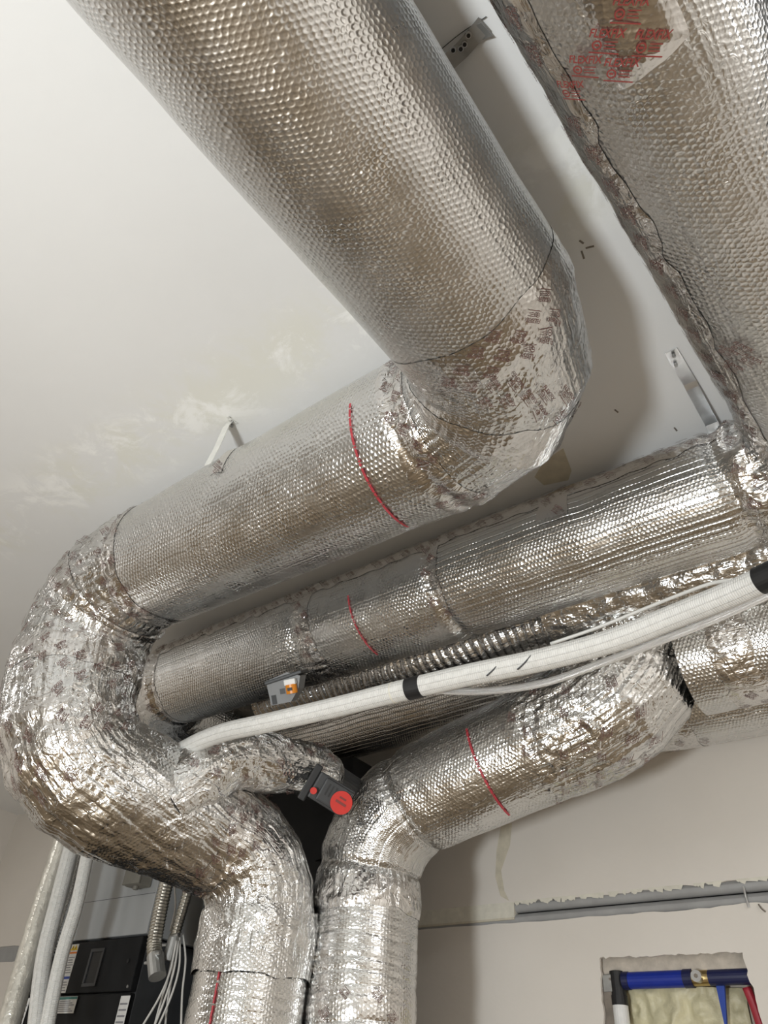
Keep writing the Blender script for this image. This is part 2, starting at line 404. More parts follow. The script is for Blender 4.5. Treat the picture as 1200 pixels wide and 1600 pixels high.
        ss = (s0+e0)*(1-a)+(s1+e1)*a
        if not full:
            g = (vnoise(np.stack([ss*22, ss*0, ss*0+t0], -1), 31+seed2)-.5)*2*ragged/s.rad(ss)
            tt = tt+g
        ss = np.clip(ss, 0, s.len-1e-4)
        m = np.minimum(a, 1-a)*(s1-s0)
        if not full: m = np.minimum(m, np.minimum(b, 1-b)*(t1-t0)*s.rad(ss))
        m = np.clip(m/.025, 0, 1)
        V, n = s.surf(ss, tt, off if lip else .0012+(off-.0012)*m, extra*m, seed2, m)
        if full: V[:, -1] = V[:, 0]
        return grid_mesh(name, V, np.stack([ss, tt*np.mean(s.R)], -1), mat, parent)
    def locate(s, px, py):
        """surface coordinates of the visible point of the tube nearest to a measured image point"""
        ss, th = np.meshgrid(np.linspace(0, s.len-1e-4, int(s.len/.01)), np.linspace(0, 2*math.pi, 180, endpoint=False), indexing='ij')
        p, n = s.frame(ss, th); q = proj(p)
        e = (q[..., 0]-px)**2+(q[..., 1]-py)**2
        e = np.where(((-p*n).sum(-1) > 0) & ((p@CF) > .2), e, 1e12)
        k = np.unravel_index(np.argmin(e), e.shape); return ss[k], th[k]

# ---- printed tape mark: word, ring and small lines
def make_mark():
    cu = bpy.data.curves.new('print', 'FONT'); cu.body = 'FLEXFIX'; cu.size = 1.0; cu.align_x = 'CENTER'; cu.resolution_u = 1
    cu.shear = .18; cu.offset = .018
    o = bpy.data.objects.new('print', cu); COL.objects.link(o); bpy.context.view_layer.update()
    dg = bpy.context.evaluated_depsgraph_get(); me = o.evaluated_get(dg).to_mesh()
    V = np.array([v.co[:2] for v in me.vertices]); me.calc_loop_triangles()
    T = [tuple(t.vertices) for t in me.loop_triangles]
    o.evaluated_get(dg).to_mesh_clear(); bpy.data.objects.remove(o)
    V = V/np.ptp(V[:, 0]); V[:, 1] *= 1.25
    V = list(map(tuple, V)); 
    def ring(cx, cy, r0, r1, n=10):
        b = len(V)
        for k in range(n):
            a = 2*math.pi*k/n; V.append((cx+r0*math.cos(a), cy+r0*math.sin(a))); V.append((cx+r1*math.cos(a), cy+r1*math.sin(a)))
        for k in range(n):
            j = (k+1) % n; T.append((b+2*k, b+2*k+1, b+2*j+1)); T.append((b+2*k, b+2*j+1, b+2*j))
    def bar(x0, x1, y0, y1):
        b = len(V); V.extend([(x0, y0), (x1, y0), (x1, y1), (x0, y1)]); T.extend([(b, b+1, b+2), (b, b+2, b+3)])
    ring(-.22, -.22, .10, .145); bar(-.28, -.16, -.25, -.19)
    for k, (a, c) in enumerate(((-.02, .34), (-.02, .28), (-.02, .31))): bar(a, c, -.13-.09*k, -.10-.09*k)
    bar(-.42, .42, -.46, -.42)
    V = np.array(V); V[:, 1] += .1
    return V, np.array(T)
MARKV, MARKT = make_mark()
def prints(duct, name, spots, mat, parent, off=.0065, extra=0.0):
    """spots: (s, theta, size, rotation) - marks wrapped onto the duct's surface"""
    SS, TT, T = [], [], []; b = 0
    for (s0, t0, sz, rot) in spots:
        c, n = math.cos(rot)*sz, math.sin(rot)*sz
        x = MARKV[:, 0]*c-MARKV[:, 1]*n; y = MARKV[:, 0]*n+MARKV[:, 1]*c
        SS.append(s0+x); TT.append(t0-y/float(duct.rad(np.array([s0]))[0])); T.append(MARKT+b); b += len(MARKV)
    ss = np.clip(np.concatenate(SS), 0, duct.len-1e-4); tt = np.concatenate(TT); F = np.concatenate(T)
    V, _ = duct.surf(ss, tt, off, extra)
    me = bpy.data.meshes.new(name); me.from_pydata(V.tolist(), [], F.tolist()); me.update()
    o = link(name, me, parent, mat); o['kind'] = 'stuff' ; return o
def mark_at(duct, x, y, size, ang):
    """mark on the duct at a measured image point, its word running at the image angle ang (degrees, clockwise from right)"""
    s0, t0 = duct.locate(x, y); r = float(duct.rad(np.array([s0]))[0]); e = .004
    p = [proj(duct.frame(np.array([s0+a]), np.array([t0+b/r]))[0])[0] for a, b in ((0, 0), (e, 0), (0, e))]
    J = np.stack([p[1]-p[0], p[2]-p[0]], 1); v = np.linalg.solve(J, np.array([math.cos(math.radians(ang)), math.sin(math.radians(ang))]))
    return (s0, t0, size, math.atan2(-v[1], v[0]))
def spread(duct, s0, s1, t0, t1, pitch, size, rot=0.6, drop=.15):
    out = []; r = float(duct.rad(np.array([(s0+s1)/2]))[0])
    ns = max(1, round((s1-s0)/pitch)); nt = max(1, round((t1-t0)*r/(pitch*.8)))
    for i in range(ns):
        for j in range(nt):
            if random.random() < drop: continue
            out.append((s0+(i+.5+(.25 if j % 2 else -.25)+random.uniform(-.08, .08))/ns*(s1-s0), t0+(j+.5+random.uniform(-.08, .08))/nt*(t1-t0),
                        size*random.uniform(.92, 1.08), rot+random.uniform(-.12, .12)))
    return out
def stripe(duct, name, s_a, s_b, t0, t1, wd, parent, off=.004, mat='red', dash=True):
    """red printed line with lettering-like breaks round the duct (s_a..s_b over theta t0..t1)"""
    n = 160; out = []; bm = bmesh.new()
    t1 = t0+(t1-t0+math.pi) % (2*math.pi)-math.pi
    tt = np.linspace(t0, t1, n); ss = np.linspace(s_a, s_b, n)
    dsv = np.array([s_b-s_a, (t1-t0)*np.mean(duct.R)]); dsv /= np.linalg.norm(dsv); perp = np.array([-dsv[1], dsv[0]])
    A = duct.surf(ss+perp[0]*wd/2, tt+perp[1]*wd/2/np.mean(duct.R), off)[0]; B = duct.surf(ss-perp[0]*wd/2, tt-perp[1]*wd/2/np.mean(duct.R), off)[0]
    va = [bm.verts.new(p) for p in A]; vb = [bm.verts.new(p) for p in B]
    r = random.Random(5)
    for i in range(n-1):
        if dash and r.random() < .1: continue
        bm.faces.new((va[i], va[i+1], vb[i+1], vb[i]))
    return bm_obj(name, bm, mat, parent, True)

# ================================================================== setting
def slab(name, lo, hi, mat):
    return tag(box(name, lo, hi, mat), kind='structure')
XL, XR, YF = -5.95, 2.4, -3.0
ceil = slab('ceiling', (XL-.1, YF-.1, ZC), (XR+.1, YW+.2, ZC+.1), 'ceil')
slab('floor', (XL-.1, YF-.1, ZF-.1), (XR+.1, YW+.2, ZF), 'floor')
slab('wall_left', (XL-.1, YF, ZF), (XL, YW, ZC), 'wall')
slab('wall_right', (XR, YF, ZF), (XR+.1, YW, ZC), 'wall')
slab('wall_front', (XL, YF-.1, ZF), (XR, YF, ZC), 'wall2')

# back wall: board above the pipe slot, board below it with the cut-out
ZG0, ZG1 = .712, .786
def jag(a, b, n, amp, axis, seed):
    r = random.Random(seed); out = []
    for i in range(n):
        t = i/n; p = [a[0]+(b[0]-a[0])*t, a[1]+(b[1]-a[1])*t]; 
        if i: p[axis] += r.uniform(-amp, amp); p[1-axis] += r.uniform(-amp, amp)*.5
        out.append(tuple(p))
    return out
def board(name, outer, holes, y0, y1, mat, parent=None):
    loops = [outer]+holes
    flat = [p for L in loops for p in L]
    tris = tessellate_polygon([[Vector((p[0], p[1], 0)) for p in L] for L in loops])
    bm = bmesh.new(); f = [bm.verts.new((p[0], y0, p[1])) for p in flat]; k = [bm.verts.new((p[0], y1, p[1])) for p in flat]
    for t in tris:
        if len(set(t)) < 3: continue
        try: bm.faces.new([f[i] for i in t]); bm.faces.new([k[i] for i in t][::-1])
        except ValueError: pass
    b = 0
    for L in loops:
        for i in range(len(L)):
            j = (i+1) % len(L)
            try: bm.faces.new((f[b+i], f[b+j], k[b+j], k[b+i]))
            except ValueError: pass
        b += len(L)
    return bm_obj(name, bm, mat, parent)
hx0, hz1 = -1.308, .574
hx1 = -.790
hole = jag((hx0, hz1), (hx1-.01, hz1-.006), 40, .004, 1, 2)+jag((hx1-.01, hz1-.006), (hx1+.035, -.1), 40, .005, 0, 3)+jag((hx1+.035, -.1), (hx0-.03, -.1), 6, .003, 1, 4)+jag((hx0-.03, -.1), (hx0, hz1), 40, .003, 0, 5)
low = jag((XL, ZG0+.02), (-1.2, ZG0), 70, .003, 1, 6)+jag((-1.2, ZG0), (XR, ZG0-.002), 90, .0045, 1, 7)+[(XR, ZG0), (XR, ZF), (XL, ZF)]
up = jag((XR, ZG1), (-1.65, ZG1), 110, .006, 1, 8)+jag((-1.65, ZG1), (XL, ZG1+.04), 60, .003, 1, 9)+[(XL, ZG1+.04), (XL, ZC), (XR, ZC)]
wb = tag(board('wall_back', low, [hole], YW, YW+.014, 'wall'), kind='structure')
board('upper_board', up, [], YW-.002, YW+.012, 'wall', wb)
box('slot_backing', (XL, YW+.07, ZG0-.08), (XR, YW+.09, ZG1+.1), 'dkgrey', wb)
box('cream_filler_strip', (-3.6, YW-.003, ZG0+.018), (-1.655, YW+.03, ZG1+.004), 'cream', wb)
box('yellowed_strip_edge', (-3.6, YW-.004, ZG0+.013), (-1.655, YW+.03, ZG0+.021), 'stain', wb)
box('slot_cover', (XL, YW+.004, ZG0-.01), (-4.3, YW+.03, ZG1+.05), 'pvc', wb)
# torn paper flakes along the upper edge of the slot
r_ = random.Random(12)
bm = bmesh.new()
for i in range(60):
    x = r_.uniform(-1.66, -.6); wq = r_.uniform(.012, .05); h = r_.uniform(.004, .016)
    q = [(x, YW-.003, ZG1+.006), (x+wq, YW-.003, ZG1+.006), (x+wq*r_.uniform(.5, .9), YW-.005, ZG1-h), (x+wq*r_.uniform(.1, .4), YW-.005, ZG1-h*r_.uniform(.3, 1))]
    bm.faces.new([bm.verts.new(p) for p in q])
bm_obj('torn_paper', bm, 'cream', wb)
# cut-out interior
box('cavity_back', (hx0-.2, YW+.13, -.3), (hx1+.2, YW+.15, .75), 'plaster', wb)
box('cavity_top_blocking', (hx0-.1, YW+.03, hz1-.055), (hx1+.1, YW+.13, hz1+.05), 'plaster', wb)
box('cavity_stud', (hx1+.03, YW+.02, -.2), (hx1+.10, YW+.13, .6), 'stud', wb)
box('cavity_stud', (hx0-.05, YW+.02, -.2), (hx0+.045, YW+.13, .48), 'stud', wb)
nu, nv = 60, 60
a, b_ = np.meshgrid(np.linspace(0, 1, nu), np.linspace(0, 1, nv), indexing='ij')
X = hx0+.02+a*(.44); Z = -.1+b_*.585; P0 = np.stack([X, X*0, Z], -1)
Y = YW+.125-.05*np.sin(a*math.pi)**.5*ridged(P0*9+vnoise(P0*5, 3)[..., None]*1.5, 4)-.02*ridged(P0*26, 5)
grid_mesh('spray_foam', np.stack([X, Y, Z], -1), np.stack([X, Z], -1), 'foam', wb)
tag(wb.children[-1] if False else bpy.data.objects['spray_foam'], label='yellow cured spray foam filling the wall cavity')

# far small marks on the ceiling
for k, (x0, y0, x1, y1) in enumerate(((905, 376, 912, 380), (915, 388, 928, 384), (908, 392, 913, 404), (960, 640, 966, 644), (1053, 668, 1058, 673))):
    p, q = atZ(x0, y0, ZC), atZ(x1, y1, ZC); d = (q-p)/np.linalg.norm(q-p); n = np.array([-d[1], d[0], 0])*.003
    quad_prism('scuff_mark', [p-n, q-n*.6, q+n, p+n*.5], (0, 0, -1), .0012, 'stud', ceil)
# dried patch on the ceiling behind the big elbow, glue run on the wall
c0 = [atZ(x, y, ZC) for x, y in ((850, 720), (880, 700), (893, 735), (888, 750), (850, 758), (835, 745))]
quad_prism('dried_patch', c0, (0, 0, -1), .001, 'stain', ceil)
c0 = [atY(x, y, YW-.002) for x, y in ((783, 1290), (800, 1286), (797, 1320), (783, 1360), (788, 1392), (796, 1408), (782, 1400), (774, 1370), (776, 1330))]
quad_prism('glue_run', c0, (0, -1, 0), .001, 'stain', wb)

# pipes in the wall slot
def tube_curve(name, pts, r, mat, parent=None, seg=12, res=10, closed_ends=True, radii=None, ribs=None):
    """smooth tube through points (Catmull-Rom), real mesh; ribs=(pitch, depth) gives a corrugated wall"""
    P = np.array([np.array(p, float) for p in pts]); n = len(P)
    rr = np.array(radii if radii is not None else [r]*n, float)
    Q, Rr = [], []
    for i in range(n-1):
        p0 = P[i-1] if i else 2*P[0]-P[1]; p1, p2 = P[i], P[i+1]; p3 = P[i+2] if i+2 < n else 2*P[-1]-P[-2]
        m = res if ribs is None else max(4, int(np.linalg.norm(p2-p1)/ribs[0]*4))
        for t in np.linspace(0, 1, m, endpoint=False):
            Q.append(.5*((2*p1)+(-p0+p2)*t+(2*p0-5*p1+4*p2-p3)*t*t+(-p0+3*p1-3*p2+p3)*t**3)); Rr.append(rr[i]*(1-t)+rr[i+1]*t)
    Q.append(P[-1]); Rr.append(rr[-1]); Q = np.array(Q); Rr = np.array(Rr)
    T = np.gradient(Q, axis=0); T /= np.linalg.norm(T, axis=1)[:, None]
    s = np.concatenate([[0], np.cumsum(np.linalg.norm(np.diff(Q, axis=0), axis=1))])
    if ribs: Rr = Rr-ribs[1]*(.5+.5*np.cos(2*math.pi*s/ribs[0]))
    U = np.cross(T[0], (0.3, .2, .93)); U /= np.linalg.norm(U); V = []; UV = []
    th = np.linspace(0, 2*math.pi, seg+1)
    for i in range(len(Q)):
        U = U-T[i]*(U@T[i]); U /= np.linalg.norm(U); W = np.cross(T[i], U)
        ring = Q[i]+Rr[i]*(np.cos(th)[:, None]*U+np.sin(th)[:, None]*W); ring[-1] = ring[0]; V.append(ring)
        UV.append(np.stack([np.full(seg+1, s[i]), th*r], -1))
    if closed_ends:
        V = [np.repeat(Q[:1], seg+1, 0)]+V+[np.repeat(Q[-1:], seg+1, 0)]; UV = [UV[0]]+UV+[UV[-1]]
    return grid_mesh(name, np.array(V), np.array(UV), mat, parent)
p = tube_curve('conduit_pipe', [(XL+.05, YW+.035, ZG1+.012), (-2.5, YW+.03, ZG1-.010), (-1.2, YW+.022, ZG1-.012), (XR-.05, YW+.02, ZG1-.012)], .022, 'pvc', res=6)
tag(p, 'grey pipe lying uppermost in the wall slot', 'pipe')
p = tube_curve('conduit_pipe', [(XL+.05, YW+.03, ZG0+.012), (-1.2, YW+.02, ZG0+.016), (XR-.05, YW+.02, ZG0+.014)], .02, 'pvc', res=6)
tag(p, 'grey pipe lying lowest in the wall slot', 'pipe')
a_, b__ = atY(1161, 1385, YW-.006), atY(1170, 1418, YW-.008)
tag(cyl('nail', a_, b__, .004, 'galv', seg=8), 'bright nail crossing the pipe slot on the back wall', 'nail')
tag(tube_curve('twine', [atY(1185, 1413, YW-.006), atY(1190, 1420, YW-.012), atY(1196, 1425, YW-.008)], .0025, 'stud', seg=6, res=4), 'short frayed twine end below the nail', 'twine')

# pipes inside the cut-out
yp = YW+.035
bp_ = empty('water_pipe', atY(1050, 1525, yp)); tag(bp_, 'thick blue water pipe across the wall cut-out', 'pipe')
def rel(o): bpy.context.view_layer.update(); return o
def child_fix(root):
    bpy.context.view_layer.update()
    for c in root.children:
        c.matrix_parent_inverse = root.matrix_world.inverted()
za = atY(1050, 1530, yp)[2]
cyl('barrel', (atY(984, 1530, yp)[0], yp, za), (atY(1070, 1526, yp)[0], yp, za), .027, 'blue', bp_)
cyl('collar', (atY(974, 1530, yp)[0], yp, za), (atY(984, 1530, yp)[0], yp, za), .029, 'navy', bp_)
cyl('collar', (atY(1069, 1526, yp)[0], yp, za), (atY(1083, 1526, yp)[0], yp, za), .029, 'navy', bp_)
cyl('end_pipe', (atY(1108, 1524, yp)[0], yp, za), (hx1+.02, yp, za), .024, 'navy', bp_)
cyl('valve_body', (atY(1083, 1526, yp)[0], yp, za), (atY(1108, 1524, yp)[0], yp, za), .024, 'brass', bp_)
v_ = cyl('valve_screw', (atY(1094, 1525, yp)[0], yp-.045, za), (atY(1094, 1525, yp)[0], yp, za), .018, 'galv', bp_)
cyl('screw_socket', (atY(1094, 1525, yp)[0], yp-.047, za), (atY(1094, 1525, yp)[0], yp-.045, za), .007, 'stud', bp_, seg=6)
child_fix(bp_)
wp = empty('drain_pipe', atY(968, 1590, yp)); tag(wp, 'white upright pipe with black elbow fitting in wall cut-out', 'pipe')
xa = atY(968, 1560, yp)[0]
cyl('pipe_body', (xa, yp, -.2), (xa, yp, za-.075), .027, 'white', wp)
cyl('black_band', (xa, yp, za-.075), (xa, yp, za-.045), .0285, 'black', wp)
cyl('elbow', (xa, yp, za-.045), (xa, yp, za+.03), .026, 'black', wp)
cyl('blue_grip', (xa-.002, yp-.02, -.2), (xa-.002, yp-.02, za-.16), .012, 'navy', wp)
child_fix(wp)
br = empty('pipe_bracket', atY(947, 1535, yp)); tag(br, 'grey steel pipe bracket at left edge of wall cut-out', 'bracket')
x0 = hx0-.005
box('plate', (x0, yp-.02, za-.035), (x0+.055, yp+.02, za+.02), 'dullgalv', br, .003)
cyl('rivet', (x0+.03, yp-.024, za+.004), (x0+.03, yp-.018, za+.004), .004, 'stud', br, seg=8)
child_fix(br)
x0 = atY(1125, 1560, yp)[0]
tag(quad_prism('plastic_wedge', [(x0-.006, yp, za-.02), (x0+.022, yp, za-.02), (x0+.0, yp, .33)], (0, 1, 0), .012, 'bluelab'), 'thin blue plastic wedge hanging below the navy pipe', 'wedge')
x0 = atY(1175, 1560, yp)[0]
tag(tube_curve('water_tube', [(x0-.012, yp+.01, za-.03), (x0+.004, yp+.015, .38), (x0+.03, yp+.02, .1)], .015, 'redpipe', res=8), 'red plastic water tube at right of wall cut-out', 'pipe')

# ================================================================== duct one: overhead trunk, drop and left riser
T1 = Duct([((-.522, -1.3, 1.464), .227, 0, 0), ((-.522, 1.151, 1.464), .222, .250, 3), ((-2.33, 1.151, 1.464), .21, .255, 4),
           ((-2.27, 1.20, .85), .21, .26, 4), ((-2.005, 1.93, .715), .180, .22, 4), ((-2.015, 1.93, -1.45), .170, 0, 0)], seed=1)
d1 = empty('trunk_duct', (-1.985, 1.93, -1.45))
tag(d1, 'large foil-wrapped trunk duct turning twice under the ceiling and dropping at left', 'duct')
b0, b1, b2, b3 = [T1.bend(i) for i in range(4)]
T1.crease = [(b0[0]-.02, b0[1]+.04, .004, .004), (b1[0]-.10, b2[1]+.05, .009, .005), (b2[1]-.05, b3[1]+.10, .006, .006)]
T1.rings = [(b0[1]+.03, .010, .02), (b1[0]-.05, .010, .02)]
T1.part('duct_section', .6, b0[0]-.04, 'wrapB', d1)
T1.part('elbow', b0[0]-.04, b0[1], 'crumL', d1, ds=.005)
T1.part('duct_section', b0[1], b1[0]-.09, 'wrapA', d1)
T1.part('elbow', b1[0]-.09, b1[1], 'crum', d1, ds=.005)
T1.part('duct_section', b1[1], b2[0], 'crum', d1, ds=.005)
T1.part('elbow', b2[0], b2[1], 'crum', d1, ds=.005)
T1.part('duct_section', b2[1], b3[0], 'crumL', d1, ds=.005)
T1.part('elbow', b3[0], b3[1]+.12, 'crum', d1, ds=.005)
r_ = random.Random(31); q = b3[1]+.22
while q < T1.len: T1.rings.append((q, r_.uniform(.001, .003), .0045)); q += r_.uniform(.022, .045)
T1.part('riser', b3[1]+.12, T1.len-1e-4, 'wrapR', d1, ds=.0055)
TAU = 2*math.pi
# tape bands and printed marks
T1.patch('tape_band', b0[0]-.09, b0[0]+.02, math.radians(60), math.radians(235), 'tapeS', d1, extra=.001, seed2=3)
T1.patch('tape_band', b0[0]+.17, b0[1]-.12, math.radians(40), math.radians(260), 'tapeS', d1, extra=.002, seed2=4)
T1.patch('tape_band', b0[1]-.03, b0[1]+.07, 0, TAU, 'tape', d1, extra=.004, seed2=5)
T1.patch('tape_band', b1[0]-.13, b1[0]-.05, 0, TAU, 'tape', d1, extra=.004, seed2=6)
T1.patch('tape_band', b1[0]+.12, b1[0]+.22, 0, TAU, 'tape', d1, extra=.004, seed2=7)
T1.patch('tape_band', b1[1]-.02, b1[1]+.09, 0, TAU, 'tape', d1, extra=.004, seed2=8)
T1.patch('tape_band', b2[0]+.05, b2[0]+.19, 0, TAU, 'tape', d1, extra=.003, seed2=9)
T1.patch('tape_band', b3[0]-.05, b3[0]+.07, 0, TAU, 'tape', d1, extra=.003, seed2=10)
T1.patch('cuff', b3[1]-.02, b3[1]+.17, 0, TAU, 'wrapD', d1, off=.010, extra=.003, seed2=11, lip=True)
mk = []
for (x, y) in ((848, 462), (832, 493), (867, 493), (808, 525), (849, 525), (772, 525), (743, 551), (787, 554), (827, 551), (721, 575), (765, 580), (702, 595), (738, 602)):
    mk.append(mark_at(T1, x, y, .036, 188))
for (x, y) in ((772, 599), (804, 598), (759, 630), (791, 628), (824, 624), (854, 618), (880, 615), (897, 637), (871, 649), (845, 645)):
    mk.append(mark_at(T1, x, y, .036, 55))
mk += spread(T1, b0[1]-.04, b0[1]+.06, math.radians(150), math.radians(330), .06, .036, 2.4)
mk += spread(T1, b1[0]-.14, b1[0]-.04, math.radians(180), math.radians(350), .06, .036, 2.2)
mk += spread(T1, b1[0]+.04, b1[1]+.1, math.radians(150), math.radians(340), .07, .036, 2.2, .3)
mk += spread(T1, b2[0]-.05, b2[0]+.24, math.radians(120), math.radians(360), .07, .036, 2.2, .3)
mk += spread(T1, b3[0]-.08, b3[0]+.08, math.radians(90), math.radians(340), .06, .034, 2.2, .3)
prints(T1, 'tape_print', mk, 'ink', d1)
s_, t_ = T1.locate(560, 640); s2_, t2_ = T1.locate(638, 822)
sA, tA = T1.locate(548, 632)
stripe(T1, 'red_stripe', sA, s2_, tA, t2_, .007, d1)
s_, t_ = T1.locate(345, 1510)
stripe(T1, 'red_stripe', s_, s_+.9, t_, t_, .006, d1)

# ================================================================== duct two: overhead right run and the run behind the trunk
T2 = Duct([((-.05, -1.3, 1.49), .18, 0, 0), ((.036, 1.82, 1.49), .18, .20, 3), ((-2.83, 1.82, 1.49), .18, .20, 4), ((-2.83, 2.6, 1.49), .18, 0, 0)], seed=2)
d2 = empty('cross_duct', (-.006, 1.82, 1.3)); tag(d2, 'foil-wrapped duct entering at upper right and running behind the trunk duct', 'duct')
b0, b1 = T2.bend(0), T2.bend(1)
T2.crease = [(b0[0]-.12, b0[1]+.06, .010, .006), (b1[0]-.04, b1[1], .004, .003)]
s6, t6 = T2.locate(670, 900); s8, t8 = T2.locate(862, 812); s4, t4 = T2.locate(450, 985)
T2.crease += [(s4-.12, s4+.10, .004, .004), (s6-.03, s6+.03, .006, .004)]
T2.rings = [(s6, .012, .02), (b0[1]+.07, .010, .02), (b1[0]-.02, .012, .02), (s4, .005, .02)]
T2.part('duct_section', .6, b0[0]-.05, 'wrapE', d2)
T2.part('elbow', b0[0]-.05, b0[1]+.02, 'crum', d2, ds=.005)
T2.part('duct_section', b0[1]+.02, s6, 'wrapC', d2)
T2.part('duct_section', s6, b1[0], 'wrapA', d2)
T2.part('elbow', b1[0], b1[1], 'crumL', d2, ds=.006)
T2.part('duct_section', b1[1], T2.len-1e-4, 'wrapA', d2, ds=.02)
T2.patch('tape_band', s6-.03, s6+.03, math.radians(200), math.radians(350), 'tape', d2, extra=.006, seed2=12)
T2.patch('tape_band', s8-.045, s8+.045, math.radians(262), math.radians(350), 'tapeS', d2, extra=.001, seed2=13)
T2.patch('tape_band', b0[1]-.08, b0[1]+.06, 0, TAU, 'tape', d2, extra=.008, seed2=14)
T2.patch('tape_band', b0[0]-.06, b0[0]+.08, 0, TAU, 'tape', d2, extra=.006, seed2=15)
T2.patch('tape_band', s4-.10, s4-.03, math.radians(170), math.radians(350), 'tape', d2, extra=.003, seed2=16)
T2.patch('tape_band', b1[0]-.05, b1[0]+.03, 0, TAU, 'tape', d2, extra=.003, seed2=17)
# seam tape along the top of the run, and along the left flank of the overhead part
T2.patch('seam_tape', b0[1]+.06, b1[0], math.radians(286), math.radians(318), 'tape', d2, off=.003, extra=.002, seed2=18)
sE0, tE0 = T2.locate(1000, 395); sE1, tE1 = T2.locate(800, 60)
T2.patch('seam_tape', .7, b0[0]-.04, math.radians(226), math.radians(268), 'tape', d2, off=.005, extra=.003, seed2=19)
mk = []
mk += spread(T2, b0[1]+.05, b1[0], math.radians(288), math.radians(316), .062, .036, 2.3, .1)
mk += spread(T2, b0[1]-.10, b0[1]+.05, math.radians(190), math.radians(330), .06, .036, 2.3, .2)
mk += spread(T2, s4-.10, s4-.03, math.radians(190), math.radians(340), .06, .034, 2.2, .3)
mk += spread(T2, b1[0]-.05, b1[0]+.03, math.radians(190), math.radians(350), .06, .034, 2.2, .2)
mk += spread(T2, s6-.03, s6+.03, math.radians(200), math.radians(340), .06, .034, 2.2, .2)
mk += spread(T2, s8-.04, s8+.04, math.radians(262), math.radians(345), .06, .034, 2.2, .2)
for (x, y) in ((1140, 545), (1175, 560), (1148, 570), (1122, 582), (1110, 555), (1160, 540)):
    mk.append(mark_at(T2, x, y, .044, 28))
mk += spread(T2, .7, b0[0]-.06, math.radians(228), math.radians(266), .07, .044, -.3, .1)
prints(T2, 'tape_print', mk, 'ink', d2, off=.009)
# big patch of printed tape near the top of the photograph
sP, tP = T2.locate(985, 45)
T2.patch('tape_patch', sP-.16, sP+.07, tP-.38, tP+.30, 'tapeS', d2, off=.006, extra=.002, seed2=24)
mk = []
for (x, y) in ((985, 14), (949, 60), (1018, 65), (918, 98), (975, 104), (898, 130)):
    mk.append(mark_at(T2, x, y, .052, 3))
prints(T2, 'tape_print', mk, 'inkR', d2, off=.012)
a_, b__ = T2.locate(545, 930); c_, e_ = T2.locate(590, 1022)
stripe(T2, 'red_stripe', a_, c_, b__, e_, .006, d2)

# ================================================================== duct three: right riser and the bent duct
T3 = Duct([((-1.80, 2.22, -1.45), .172, 0, 0), ((-1.80, 2.22, .90), .185, .27, 5), ((-.74, 2.32, 1.21), .205, .23, 4), ((-.82, 2.40, 1.72), .19, 0, 0)], seed=3, up=(0, -1, 0))
d3 = empty('riser_duct', (-1.80, 2.22, -1.45)); tag(d3, 'foil-wrapped riser duct bending up to the right in front of the back wall', 'duct')
b0, b1 = T3.bend(0), T3.bend(1)
T3.crease = [(b0[0]-.10, b0[0]+.03, .007, .005), (b0[0], b0[1]+.1, .004, .003), (b1[0]-.25, b1[0]+.04, .011, .004), (b1[0], b1[1]+.1, .005, .006)]
T3.rings = [(b0[1]-.02, .014, .02), (b0[0]+.02, .012, .02)]
r_ = random.Random(32); q = b0[0]-.13
while q > 0: T3.rings.append((q, r_.uniform(.001, .003), .0045)); q -= r_.uniform(.022, .045)
T3.part('riser', 0, b0[0]-.05, 'wrapR', d3, ds=.0055)
T3.part('elbow', b0[0]-.05, b0[1], 'wrapD', d3, ds=.005)
T3.part('duct_section', b0[1], b1[0]-.22, 'wrapD', d3, ds=.006)
T3.part('duct_section', b1[0]-.22, b1[0]+.02, 'crum', d3, ds=.005)
T3.part('elbow', b1[0]+.02, T3.len-1e-4, 'crumL', d3, ds=.005)
T3.patch('tape_band', b0[0]-.12, b0[0]-.02, 0, TAU, 'tape', d3, extra=.004, seed2=31)
s_, t_ = T3.locate(565, 1560)
T3.patch('tape_band', s_-.05, s_+.035, 0, TAU, 'tapeS', d3, extra=.001, seed2=32)
mk = spread(T3, s_-.06, s_+.03, -1.7, 1.7, .066, .036, .8, .15)
mk += spread(T3, b1[0]-.24, b1[0]+.10, math.radians(-70), math.radians(110), .07, .036, 1.1, .45)
prints(T3, 'tape_print', mk, 'ink', d3, off=.0085)
a_, b__ = T3.locate(728, 1138); c_, e_ = T3.locate(795, 1275)
stripe(T3, 'red_stripe', a_, c_, b__, e_, .008, d3)

# ================================================================== further ducts behind
def back_duct(name, label, pts, r, mat, seed, ribs=None, crease=None, marks=0):
    D = Duct([(p, r, .2, 4) for p in pts], seed=seed)
    o = empty(name, pts[0]); tag(o, label, 'duct')
    if crease: D.crease = crease(D)
    if ribs: D.rings = [(k, ribs[1], ribs[0]*.25) for k in np.arange(ribs[0], D.len, ribs[0])]
    D.part('duct_section', 0, D.len-1e-4, mat, o, ds=.008)
    return o, D
o, D = back_duct('foil_duct', 'foil duct with tan reflection leaving the frame at right, behind the hose', [(-.60, 2.36, 1.30), (1.6, 2.36, 1.30)], .18, 'wrapA', 11)
D.patch('tape_band', .10, .22, 0, TAU, 'tape', o, extra=.004, seed2=41)
prints(D, 'tape_print', spread(D, .08, .4, math.radians(160), math.radians(290), .07, .036, 2.2, .3), 'ink', o)
o, D = back_duct('foil_duct', 'lowest foil duct at right, close against the back wall', [(-1.0, 2.78, 1.385), (1.6, 2.78, 1.385)], .18, 'wrapA', 12)
D.patch('tape_band', .12, .26, 0, TAU, 'tape', o, extra=.005, seed2=42)
prints(D, 'tape_print', spread(D, .06, .30, math.radians(150), math.radians(270), .07, .036, 2.2, .3), 'ink', o)
